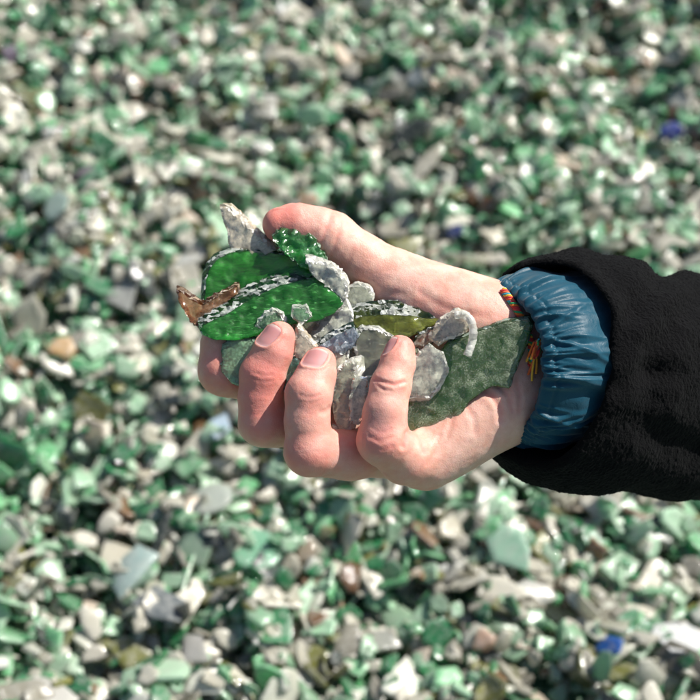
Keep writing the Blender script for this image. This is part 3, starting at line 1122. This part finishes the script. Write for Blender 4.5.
held_shard('glass_fragment', 'dark teal rough fragment between the middle and ring fingers',
           [(289, 362), (297, 357), (303, 362), (299, 376), (291, 390), (285, 392), (285, 374)], -8, (1, -2, -12), G_TEAL, E_BW, seed=13, rough=1.6, chip=1.2)
held_shard('glass_fragment', 'speckled dark green fragment poking out low between the fingers',
           [(278, 424), (285, 426), (288, 436), (287, 448), (280, 447), (277, 436)], -22, (3, -1, -9), G_TEAL, E_GREEN, seed=14, rough=1.4, chip=1.0)
held_shard('glass_block', 'greyish clear block filling the gap between ring and little finger',
           [(334, 382), (337, 370), (344, 364), (352, 362), (355, 364), (356, 378), (355, 398), (351, 420), (346, 436), (341, 432), (335, 420), (332, 402)], -4, (9, -7, -14), G_GREY, E_WHITE, slope=(.15, 0), seed=15, rough=1.4)
held_shard('glass_strip', 'white frosted strip stuck to the clear block beside the little finger',
           [(352, 380), (360, 378), (369, 378), (367, 394), (362, 410), (357, 425), (349, 421), (350, 400)], 2, (4, -2, -8), G_CLEAR, E_WHITE, seed=16, rough=1.2, chip=1.1)
held_shard('glass_sliver', 'thin clear sliver hanging below the clear block',
           [(333, 427), (339, 432), (346, 441), (346, 449), (339, 450), (334, 438)], -4, (2, -2, -7), G_GREY, E_WHITE, seed=17)
held_shard('glass_chip', 'tiny clear chip tucked against the little finger knuckle',
           [(353, 436), (358, 432), (361, 440), (357, 449), (353, 447)], -6, (2, -1, -5), G_GREY, E_WHITE, seed=18)
held_shard('glass_shard', 'olive yellow shard with a thick black and white top edge',
           [(350, 321), (360, 317), (380, 315), (402, 315), (418, 317), (431, 319), (444, 316), (440, 322), (424, 330), (408, 338), (392, 343), (376, 335), (356, 329)], -24, (2, -15, -16), G_OLIVE, E_BW,
           slope=(0, .3), curve=(0, -.15, 0), seed=19, chip=.9, rough=1.3)
rim = held_shard('curved_glass_shard', 'beige curved shard with a hooked white rim above the dark green piece',
                 [(428, 338), (436, 325), (446, 316), (457, 311), (467, 316), (470, 326), (463, 334), (450, 338), (438, 345)], -6, (2, -3, -9), G_CREAM, E_CREAM, slope=(.1, 0), seed=20)
hook = np.array([P(*q) for q in ((455, 315, -1), (464, 314, 1), (471, 320, 3), (473.5, 330, 5), (472.5, 341, 6), (469, 351, 7), (467, 356, 7))])
tt = np.linspace(0, len(hook) - 1, 46)
hp = np.stack([np.interp(tt, np.arange(len(hook)), hook[:, i]) for i in range(3)], 1)
for _ in range(4):
    hp[1:-1] = (hp[2:] + hp[:-2] + 2 * hp[1:-1]) / 4
hv, hf = tube(hp, 1.75 + .25 * RNG.normal(0, .3, 46), 9)
hv = hv + .06 * RNG.normal(0, 1, hv.shape)
link('fracture_edge', world(hv) - np.array(rim.location), hf, E_WHITE, rim)
held_shard('glass_fragment', 'speckled brown and white fragment beside the olive shard',
           [(410, 347), (418, 338), (428, 331), (438, 330), (440, 338), (430, 344), (420, 350)], -12, (1, -3, -10), G_BROWN, E_BW, seed=21, rough=1.6, chip=1.2)
held_shard('glass_shard', 'clear six-sided plate tucked behind the little finger',
           [(400, 396), (402, 380), (410, 362), (421, 350), (429, 343), (437, 349), (443, 352), (449, 369), (440, 386), (430, 396), (412, 396)], -4, (-3, 7, -9), G_CLEAR, E_WHITE, slope=(.02, -.1), seed=22, chip=.4, rough=1.2)
held_shard('glass_plate', 'large frosted dark green plate lying across the palm towards the cuff',
           [(400, 412), (410, 396), (428, 368), (448, 343), (464, 337), (481, 331), (504, 323), (527, 320), (531, 326), (526, 344), (518, 362), (511, 378), (509, 388), (492, 386), (481, 392), (470, 401), (460, 414), (452, 424), (442, 438), (418, 449), (404, 440)], -9, (3, -5, -15), G_DARK, E_DGREEN,
           slope=(.05, .02), curve=(0, -.03, 0), seed=23, rough=1.1, chip=.3)
held_shard('glass_shard', 'rounded grey clear shard lying against the base of the thumb',
           [(344, 297), (348, 288), (358, 285), (369, 288), (373, 296), (370, 305), (352, 306)], -42, (1, -3, -12), G_GREY, E_WHITE, seed=24)
held_shard('glass_shard', 'yellowish clear shard standing behind the little fingertip',
           [(352, 334), (362, 328), (378, 328), (394, 338), (398, 352), (390, 370), (376, 386), (366, 382), (356, 356)], -16, (1, -3, -10), G_YGREY, E_WHITE, slope=(.05, .1), curve=(0, -.2, 0), seed=25, rough=1.0)

held_shard('glass_fragment', 'small clear fragment under the blue grey speckled shard, against the ring fingertip',
           [(325, 352), (336, 347), (346, 350), (348, 362), (341, 374), (332, 372), (326, 362)], -15, (1, -3, -9), G_CLEAR, E_WHITE, seed=26, rough=1.2, chip=1.0)
held_shard('glass_fragment', 'brownish clear fragment showing between the streaky green shard and the cream wedge',
           [(290, 322), (303, 319), (318, 322), (324, 332), (316, 342), (302, 338)], -30, (1, -3, -9), G_BROWN, E_CREAM, seed=27, rough=1.2, chip=1.0)
held_shard('glass_fragment', 'dull clear fragment deep in the gap beneath the olive shard',
           [(340, 340), (362, 336), (392, 342), (420, 345), (418, 372), (396, 392), (362, 396), (344, 372)], -32, (1, -3, -9), G_GREY, E_WHITE, seed=28, rough=1.2, chip=1.0)

# ------------------------------------------------------------------ the bed of broken glass
XR, Y0, Y1 = 1.15, 0.05, 2.25
RES = 0.004
gx, gy = int(2 * XR / RES), int((Y1 - Y0) / RES)


def ground_h(x, y):
    p = np.stack([np.atleast_1d(x) * 4.2, np.atleast_1d(y) * 4.2, np.zeros(np.size(x))], 1)
    return .030 * vnoise(p, 201) + .016 * vnoise(p * 2.4, 202) + .008 * vnoise(p * 5.5, 203)


yy, xx = np.meshgrid(Y0 + (np.arange(gy) + .5) * RES, -XR + (np.arange(gx) + .5) * RES, indexing='ij')
HM = ground_h(xx.ravel(), yy.ravel()).reshape(gy, gx)

CLASSES = (
    # name, weight, colour range a, b
    ('frosted clear', .34, (.90, .86, .73), (.74, .70, .57)),
    ('grey', .05, (.46, .43, .34), (.28, .26, .20)),
    ('pale green', .22, (.39, .67, .42), (.56, .77, .55)),
    ('mint green', .09, (.17, .58, .24), (.32, .68, .37)),
    ('bottle green', .17, (.012, .19, .06), (.04, .32, .11)),
    ('olive', .055, (.17, .18, .03), (.30, .30, .09)),
    ('dark', .03, (.02, .04, .03), (.05, .07, .055)),
    ('brown', .03, (.20, .09, .025), (.32, .17, .06)),
    ('cream', .015, (.70, .58, .44), (.76, .66, .54)),
)
CW = np.array([c[1] for c in CLASSES])
CW /= CW.sum()


def in_view(x, y, margin=30):
    px, py = to_px(np.array((x, y, 0.03)))
    return -margin < px < 700 + margin and -margin < py < 700 + margin


shards = []   # dicts with world verts, faces, colour, class, size, shape


def make_shard(x, y, size, cls, colour, rng, shape=None, tilt=None, thick=None, elong=None, azim=None):
    n_ = int(rng.integers(4, 8))
    if shape is None:
        shape = rng.choice(['flat', 'curved', 'chunky', 'long'], p=[.36, .50, .02, .12])
    el = elong or (rng.uniform(1.9, 2.8) if shape == 'long' else rng.uniform(1.0, 1.65))
    a0 = rng.uniform(0, 2 * math.pi)
    ang = a0 + (np.arange(n_) + rng.uniform(-.33, .33, n_)) / n_ * 2 * math.pi
    rad = rng.uniform(.62, 1.14, n_)
    if shape == 'disc':
        n_ = 22
        ang = a0 + np.arange(n_) / n_ * 2 * math.pi
        rad = 1 + rng.normal(0, .025, n_)
        el = 1.0
    out = np.stack([np.cos(ang) * rad * el ** .5, np.sin(ang) * rad / el ** .5], 1) * size * .5
    th = thick or (size * rng.uniform(.24, .36) if shape == 'chunky' else rng.uniform(.0018, .0040))
    curv = 0.0
    if shape == 'curved':
        curv = rng.choice([-1, 1], p=[.35, .65]) / rng.uniform(.022, .042)
    if shape == 'disc':
        curv = .0
    ca = rng.uniform(0, math.pi)
    twx, twy = rng.normal(0, .05, 2)

    def hgt(q):
        e = q[:, 0] * math.cos(ca) + q[:, 1] * math.sin(ca)
        return -curv * e * e * .5 + (twx * q[:, 0] + twy * q[:, 1]) * 0

    mid = out * .55
    rows = [np.concatenate([out * .965, (hgt(out * .965) + th / 2)[:, None]], 1),
            np.concatenate([mid, (hgt(mid) + th / 2)[:, None]], 1),
            np.array([[0, 0, th / 2]]),
            np.concatenate([out, (hgt(out) + th * .36)[:, None]], 1),
            np.concatenate([out * (1 + rng.normal(0, .03, (n_, 1))), (hgt(out) - th * .36)[:, None]], 1),
            np.concatenate([out * .965, (hgt(out * .965) - th / 2)[:, None]], 1),
            np.array([[0, 0, -th / 2 + (-.0 if curv == 0 else 0)]])]
    V = np.concatenate(rows)
    T0, T1, TC_, O0, O1, B0, BC_ = 0, n_, 2 * n_, 2 * n_ + 1, 3 * n_ + 1, 4 * n_ + 1, 5 * n_ + 1
    F, sm = [], []
    for i in range(n_):
        j = (i + 1) % n_
        F += [(T1 + i, T1 + j, TC_), (T0 + i, T0 + j, T1 + j, T1 + i), (O0 + i, O0 + j, T0 + j, T0 + i), (O1 + i, O1 + j, O0 + j, O0 + i), (B0 + i, B0 + j, O1 + j, O1 + i), (B0 + j, B0 + i, BC_)]
        sm += [1, 1, 0, 0, 0, 1]
    # lay it on the pile
    i0, j0 = int((y - Y0) / RES), int((x + XR) / RES)
    rr = max(2, int(size * .42 / RES))
    ia, ib, ja, jb = max(0, i0 - rr), min(gy, i0 + rr + 1), max(0, j0 - rr), min(gx, j0 + rr + 1)
    patch = HM[ia:ib, ja:jb]
    if patch.size == 0:
        return None
    hq = np.quantile(patch, .62)
    gyv = (patch[-1].mean() - patch[0].mean()) / (2 * rr * RES)
    gxv = (patch[:, -1].mean() - patch[:, 0].mean()) / (2 * rr * RES)
    if tilt is None:
        tilt = abs(rng.normal(0, 27)) if rng.random() > .15 else rng.uniform(40, 75)
    az = rng.uniform(0, 2 * math.pi) if azim is None else azim
    lim = .55
    nrm = Vector((-np.clip(gxv, -lim, lim) * .8, -np.clip(gyv, -lim, lim) * .8, 1)).normalized()
    nrm = (nrm + Vector((math.cos(az), math.sin(az), 0)) * math.tan(R(min(tilt, 72)))).normalized()
    q = nrm.to_track_quat('Z', 'Y')
    rot = np.array((q.to_matrix() @ Matrix.Rotation(rng.uniform(0, 2 * math.pi), 3, 'Z')))
    st = math.sqrt(max(0, 1 - nrm.z ** 2))
    pos = np.array((x, y, hq + th * .45 + size * .27 * st))
    W = V @ rot.T + pos
    # raise the pile under it
    r2 = max(1, int(size * .40 / RES))
    ia, ib, ja, jb = max(0, i0 - r2), min(gy, i0 + r2 + 1), max(0, j0 - r2), min(gx, j0 + r2 + 1)
    yg, xg = np.mgrid[ia:ib, ja:jb]
    dx, dy = (xg - j0) * RES, (yg - i0) * RES
    m = dx * dx + dy * dy < (size * .40) ** 2
    top = pos[2] + th * .3 - (nrm.x * dx + nrm.y * dy) / max(nrm.z, .45)
    top = np.minimum(top, hq + .014)
    sub = HM[ia:ib, ja:jb]
    sub[m] = np.maximum(sub[m], np.maximum(top[m], sub[m]) * .75 + sub[m] * .25)
    d = dict(V=W, F=F, sm=sm, col=colour, cls=cls, size=size, shape=shape, pos=pos, el=el, rot=rot, clr=float(rng.beta(1.1, 2.5)))
    shards.append(d)
    return d


def random_colour(rng):
    k = int(rng.choice(len(CLASSES), p=CW))
    a, b = np.array(CLASSES[k][2]), np.array(CLASSES[k][3])
    f = rng.random()
    return CLASSES[k][0], np.clip((a + (b - a) * f) * rng.uniform(.85, 1.12), 0, .85)


rngp = np.random.default_rng(5)
N_IN, N_OUT = 12500, 7500
count_in = count_out = 0
while count_in < N_IN or count_out < N_OUT:
    x, y = rngp.uniform(-XR, XR), rngp.uniform(Y0, Y1)
    iv = in_view(x, y, 60)
    if iv and count_in < N_IN:
        count_in += 1
    elif not iv and count_out < N_OUT:
        count_out += 1
    else:
        continue
    sz = float(np.clip(rngp.lognormal(math.log(.0188), .38), .009, .042))
    cls, colr = random_colour(rngp)
    make_shard(x, y, sz, cls, colr, rngp)


def ground_point(px, py, h=.035):
    c = np.array(((px - 350) / FPX, (350 - py) / FPX, -1.0)) @ RN.T
    tt = (h - CAM_H) / c[2]
    return c[0] * tt, c[1] * tt


# pieces that stand out in the photograph, laid on last
SPECIAL = (
    # px, py, size m, shape, colour, tilt, landmark name, label
    (672, 122, .030, 'chunky', (.01, .035, .32), 25, 'dark cobalt piece', 'dark cobalt blue piece of glass, the larger blue one far up the pile'),
    (457, 209, .018, 'flat', (.015, .05, .28), 15, 'tiny navy chip', 'tiny navy blue chip in the pile just above the fleece cuff'),
    (608, 640, .024, 'flat', (.008, .13, .50), 20, 'vivid blue chip', 'vivid blue chip in the pile below the sleeve'),
    (62, 358, .030, 'chunky', (.62, .40, .18), 20, 'orange stone', 'orange and cream stone-like fragment in the pile past the fingers'),
    (219, 418, .034, 'flat', (.50, .62, .72), 12, 'pale blue plate', 'pale ice blue flat shard just under the index finger'),
    (684, 625, .046, 'flat', (.74, .76, .70), 8, 'big white slab', 'big white frosted slab at the low corner beneath the sleeve'),
    (210, 490, .036, 'disc', (.60, .64, .56), 16, 'clear round base', 'clear round bottle base lying under the ring finger'),
    (255, 542, .040, 'disc', (.26, .60, .38), 10, 'mint green disc', 'mint green round bottle base on the pile below the clear one'),
    (512, 535, .046, 'curved', (.38, .60, .44), 10, 'pale green dome', 'pale green domed shard on the pile under the blue cuff'),
    (228, 182, .046, 'flat', (.62, .60, .53), 18, 'beige slab', 'beige frosted slab on the pile above the cream pointed shard'),
    (188, 262, .042, 'flat', (.74, .72, .66), 10, 'white flake', 'white flat flake on the pile beside the bright green curved shard'),
    (263, 100, .046, 'flat', (.48, .47, .41), 10, 'wide grey plate', 'wide grey frosted plate far up the pile above the thumb'),
    (10, 52, .032, 'chunky', (.24, .18, .26), 15, 'purple lump', 'dull purple lump of glass at the far corner of the pile'),
    (84, 178, .024, 'chunky', (.30, .24, .30), 15, 'mauve pebble', 'small mauve pebble-like glass between frosted shards'),
    (345, 148, .032, 'curved', (.10, .50, .17), 12, 'leaf green shard', 'leaf green curved shard on the pile above the thumb joint'),
    (640, 243, .034, 'curved', (.10, .42, .12), 12, 'grass green shard', 'grass green curved shard on the pile over the fleece sleeve'),
    (486, 627, .022, 'chunky', (.66, .46, .33), 12, 'peach pebble', 'peach coloured pebble of glass low in the pile under the cuff'),
    (165, 606, .044, 'flat', (.16, .18, .18), 18, 'slate grey plate', 'slate grey flat plate low in the pile under the fingers'),
    (196, 648, .040, 'flat', (.64, .62, .57), 20, 'pearly slab', 'pearly white layered slab low in the pile'),
    (60, 230, .046, 'flat', (.40, .52, .45), 8, 'sea green plate', 'long sea green plate in the pile level with the thumb'),
    (380, 620, .034, 'flat', (.56, .57, .50), 18, 'ash white plate', 'ash white plate low in the pile below the little finger'),
    (600, 580, .024, 'chunky', (.70, .66, .58), 15, 'ivory lump', 'ivory lump of glass in the pile under the fleece sleeve'),
    (125, 560, .048, 'curved', (.42, .54, .50), 14, 'blue green bowl', 'blue green bowl-shaped shard in the pile under the fingers'),
    (50, 685, .040, 'flat', (.66, .64, .58), 8, 'chalky slab', 'chalky white slab at the lowest edge of the pile'),
)
landmarks = []
for px, py, sz, shp, col_, tl, nm, lab in SPECIAL:
    x, y = ground_point(px, py)
    d = make_shard(x, y, sz, 'special', np.minimum(.82, np.array(col_) * (1.15 if min(col_) > .3 else 1.0)), rngp, shape=shp, tilt=tl, elong=1.25, azim=rngp.uniform(1.4, 4.0))
    d['label'] = lab
    d['nm'] = nm
    landmarks.append(d)

# which pieces does the photograph show, and how large
allV, allP, owner = [], [], []
off = 0
for i, d in enumerate(shards):
    allV.append(d['V'])
    allP.extend([tuple(off + k for k in f) for f in d['F']])
    owner.extend([i] * len(d['F']))
    off += len(d['V'])
nown = len(owner)
allV.append(HW)
allP.extend([tuple(off + k for k in f) for f in HF.tolist()])
off += len(HW)
sleeveW = world(SV2)
allV.append(sleeveW)
allP.extend([tuple(off + k for k in f) for f in SF.tolist()])
tree = BVHTree.FromPolygons(np.concatenate(allV).tolist(), allP)
hits = np.zeros(len(shards))
hx_, hy_ = np.zeros(len(shards)), np.zeros(len(shards))
STEP = 2.5
for py in np.arange(STEP / 2, 700, STEP):
    for px in np.arange(STEP / 2, 700, STEP):
        dv = ROT @ Vector(((px - 350) / FPX, (350 - py) / FPX, -1.0))
        h = tree.ray_cast(CAM_LOC, dv)
        if h[2] is not None and h[2] < nown:
            k = owner[h[2]]
            hits[k] += 1
            hx_[k] += px
            hy_[k] += py
spec_ids = [i for i, d in enumerate(shards) if 'label' in d]
rank = [i for i in np.argsort(-hits) if 'label' not in shards[i]]
N_ALONE = 298 - len(spec_ids) - 29
chosen = spec_ids + [int(i) for i in rank[:N_ALONE]]

SIZE_W = [(.024, 'small'), (.033, 'medium'), (1, 'large')]
SHAPE_W = {'flat': 'flat', 'curved': 'curved', 'chunky': 'chunky', 'long': 'long narrow', 'disc': 'round'}
CLOCK = ['twelve', 'one', 'two', 'three', 'four', 'five', 'six', 'seven', 'eight', 'nine', 'ten', 'eleven']
lpx = [(hx_[i] / max(hits[i], 1) if hits[i] else to_px(shards[i]['pos'])[0], hy_[i] / max(hits[i], 1) if hits[i] else to_px(shards[i]['pos'])[1], shards[i]['nm']) for i in spec_ids]
used = set()
BED = 'glass shards on the pile'


def shard_object(i):
    d = shards[i]
    o = link('glass_shard', d['V'] - d['pos'], d['F'], M_CULLET)
    o.location = d['pos']
    o.data.polygons.foreach_set('use_smooth', np.array(d['sm'], dtype=bool))
    vattr(o, 'tint', np.tile(np.append(d['col'], d['clr']), (len(d['V']), 1)), 'FLOAT_COLOR')
    return o


for i in chosen:
    d = shards[i]
    o = shard_object(i)
    if 'label' in d:
        lab = d['label']
    else:
        x, y = hx_[i] / max(1, hits[i]), hy_[i] / max(1, hits[i])
        near = sorted(((math.hypot(x - a, y - b), a, b, nm) for a, b, nm in lpx))
        size = next(w for lim, w in SIZE_W if d['size'] <= lim)
        head = f"{size} {d['cls']} {SHAPE_W[d['shape']]} shard"
        lab = None
        for nd in near[:6]:
            hour = CLOCK[int(round(math.degrees(math.atan2(x - nd[1], nd[2] - y)) / 30)) % 12]
            rel = 'beside' if nd[0] < 34 else 'near' if nd[0] < 75 else 'far off'
            tryl = f"{head} {rel} the {nd[3]}, at its {hour} o'clock"
            if tryl not in used:
                lab = tryl
                break
        lab = lab or f"{head} lying between the {near[0][3]} and the {near[1][3]}"
    used.add(lab)
    tag(o, lab, 'glass shard', BED)

# everything else is one mass
cs = set(chosen)
Vr, Fr, Cr, Sr = [], [], [], []
off = 0
for i, d in enumerate(shards):
    if i in cs:
        continue
    Vr.append(d['V'])
    Fr.extend([tuple(off + k for k in f) for f in d['F']])
    Cr.append(np.tile(np.append(d['col'], d['clr']), (len(d['V']), 1)))
    Sr.extend(d['sm'])
    off += len(d['V'])
mass = link('broken_glass', np.concatenate(Vr), Fr, M_CULLET)
mass.data.polygons.foreach_set('use_smooth', np.array(Sr, dtype=bool))
vattr(mass, 'tint', np.concatenate(Cr), 'FLOAT_COLOR')
tag(mass, 'dense bed of small green and clear broken glass filling the whole pile', 'broken glass', kind='stuff')

# ground sheet under the glass: a fine grid near the pile, wide skirts to the horizon
t = NT('glass grit ground')
co = t.n('ShaderNodeNewGeometry').outputs['Position']
v = t.n('ShaderNodeTexVoronoi')
t.set(v, 'Vector', co)
v.inputs['Scale'].default_value = 75
c_ = t.ramp(t.n('ShaderNodeSeparateColor', Color=v.outputs['Color']).outputs[0], (.0, (.02, .07, .045)), (.35, (.05, .15, .08)), (.6, (.14, .26, .17)), (.85, (.34, .37, .30)))
p_ = t.n('ShaderNodeBsdfPrincipled', Roughness=.5)
t.set(p_, 'Base Color', c_)
t.set(p_, 'Normal', t.bump(v.outputs['Distance'], .8, .01))
M_GROUND = t.finish(p_.outputs[0])
xs = np.concatenate([[-60, -12, -4], np.linspace(-1.6, 1.6, 130), [4, 12, 60]])
ys = np.concatenate([[-60, -12, -3], np.linspace(-.5, 2.8, 130), [5, 14, 60]])
gxx, gyy = np.meshgrid(xs, ys)
zz = ground_h(gxx.ravel(), gyy.ravel())
zz = np.where((np.abs(gxx.ravel()) > 2) | (gyy.ravel() > 3) | (gyy.ravel() < -1), 0, zz) - .004
nx_ = len(xs)
gf = [(r * nx_ + c, r * nx_ + c + 1, (r + 1) * nx_ + c + 1, (r + 1) * nx_ + c) for r in range(len(ys) - 1) for c in range(nx_ - 1)]
ground = link('ground', np.stack([gxx.ravel(), gyy.ravel(), zz], 1), gf, M_GROUND)
tag(ground, 'grit of crushed glass beneath the shards', 'ground', kind='structure')

# ------------------------------------------------------------------ light, sky, camera
w = bpy.data.worlds.new('World')
scene.world = w
w.use_nodes = True
nt = w.node_tree
bg = nt.nodes['Background']
sky = nt.nodes.new('ShaderNodeTexSky')
sky.sky_type = 'NISHITA'
sky.sun_disc = False
sky.air_density = 1.0
sky.dust_density = 1.6
sky.ozone_density = 1.0
elev = math.asin(SUN_DIR.z)
sky.sun_elevation = elev
sky.sun_rotation = math.atan2(SUN_DIR.x, SUN_DIR.y)
nt.links.new(sky.outputs[0], bg.inputs[0])
bg.inputs[1].default_value = .072
sl = bpy.data.lights.new('sun', 'SUN')
sl.energy = 5.0
sl.angle = R(.5)
sl.color = (1, .965, .91)
so = bpy.data.objects.new('sun', sl)
COL.objects.link(so)
so.rotation_euler = SUN_DIR.to_track_quat('Z', 'Y').to_euler()
so.location = (2, 3, 4)

cam = bpy.data.cameras.new('camera')
cam.lens = LENS
cam.sensor_width = 36
cam.clip_start = .02
cam.clip_end = 300
cam.dof.use_dof = True
cam.dof.focus_distance = (D0 - 8 * K) * .001
cam.dof.aperture_fstop = 10.2
cam.dof.aperture_blades = 9
co_ = bpy.data.objects.new('camera', cam)
COL.objects.link(co_)
co_.location = CAM_LOC
co_.rotation_euler = (R(90 - PITCH), 0, 0)
scene.camera = co_

scene.view_settings.view_transform = 'Standard'
scene.view_settings.look = 'None'
scene.view_settings.exposure = .68
scene.view_settings.gamma = 1
scene.view_settings.use_curve_mapping = False
scene.render.engine = 'CYCLES'
cy = scene.cycles
cy.use_denoising = True
try:
    cy.denoiser = 'OPENIMAGEDENOISE'
except Exception:
    pass
cy.volume_bounces = 4
cy.max_bounces = 8
cy.transparent_max_bounces = 14
cy.transmission_bounces = 6
cy.diffuse_bounces = 3
cy.use_adaptive_sampling = True
cy.adaptive_threshold = .035
cy.caustics_refractive = False
cy.caustics_reflective = False
cy.sample_clamp_indirect = 6
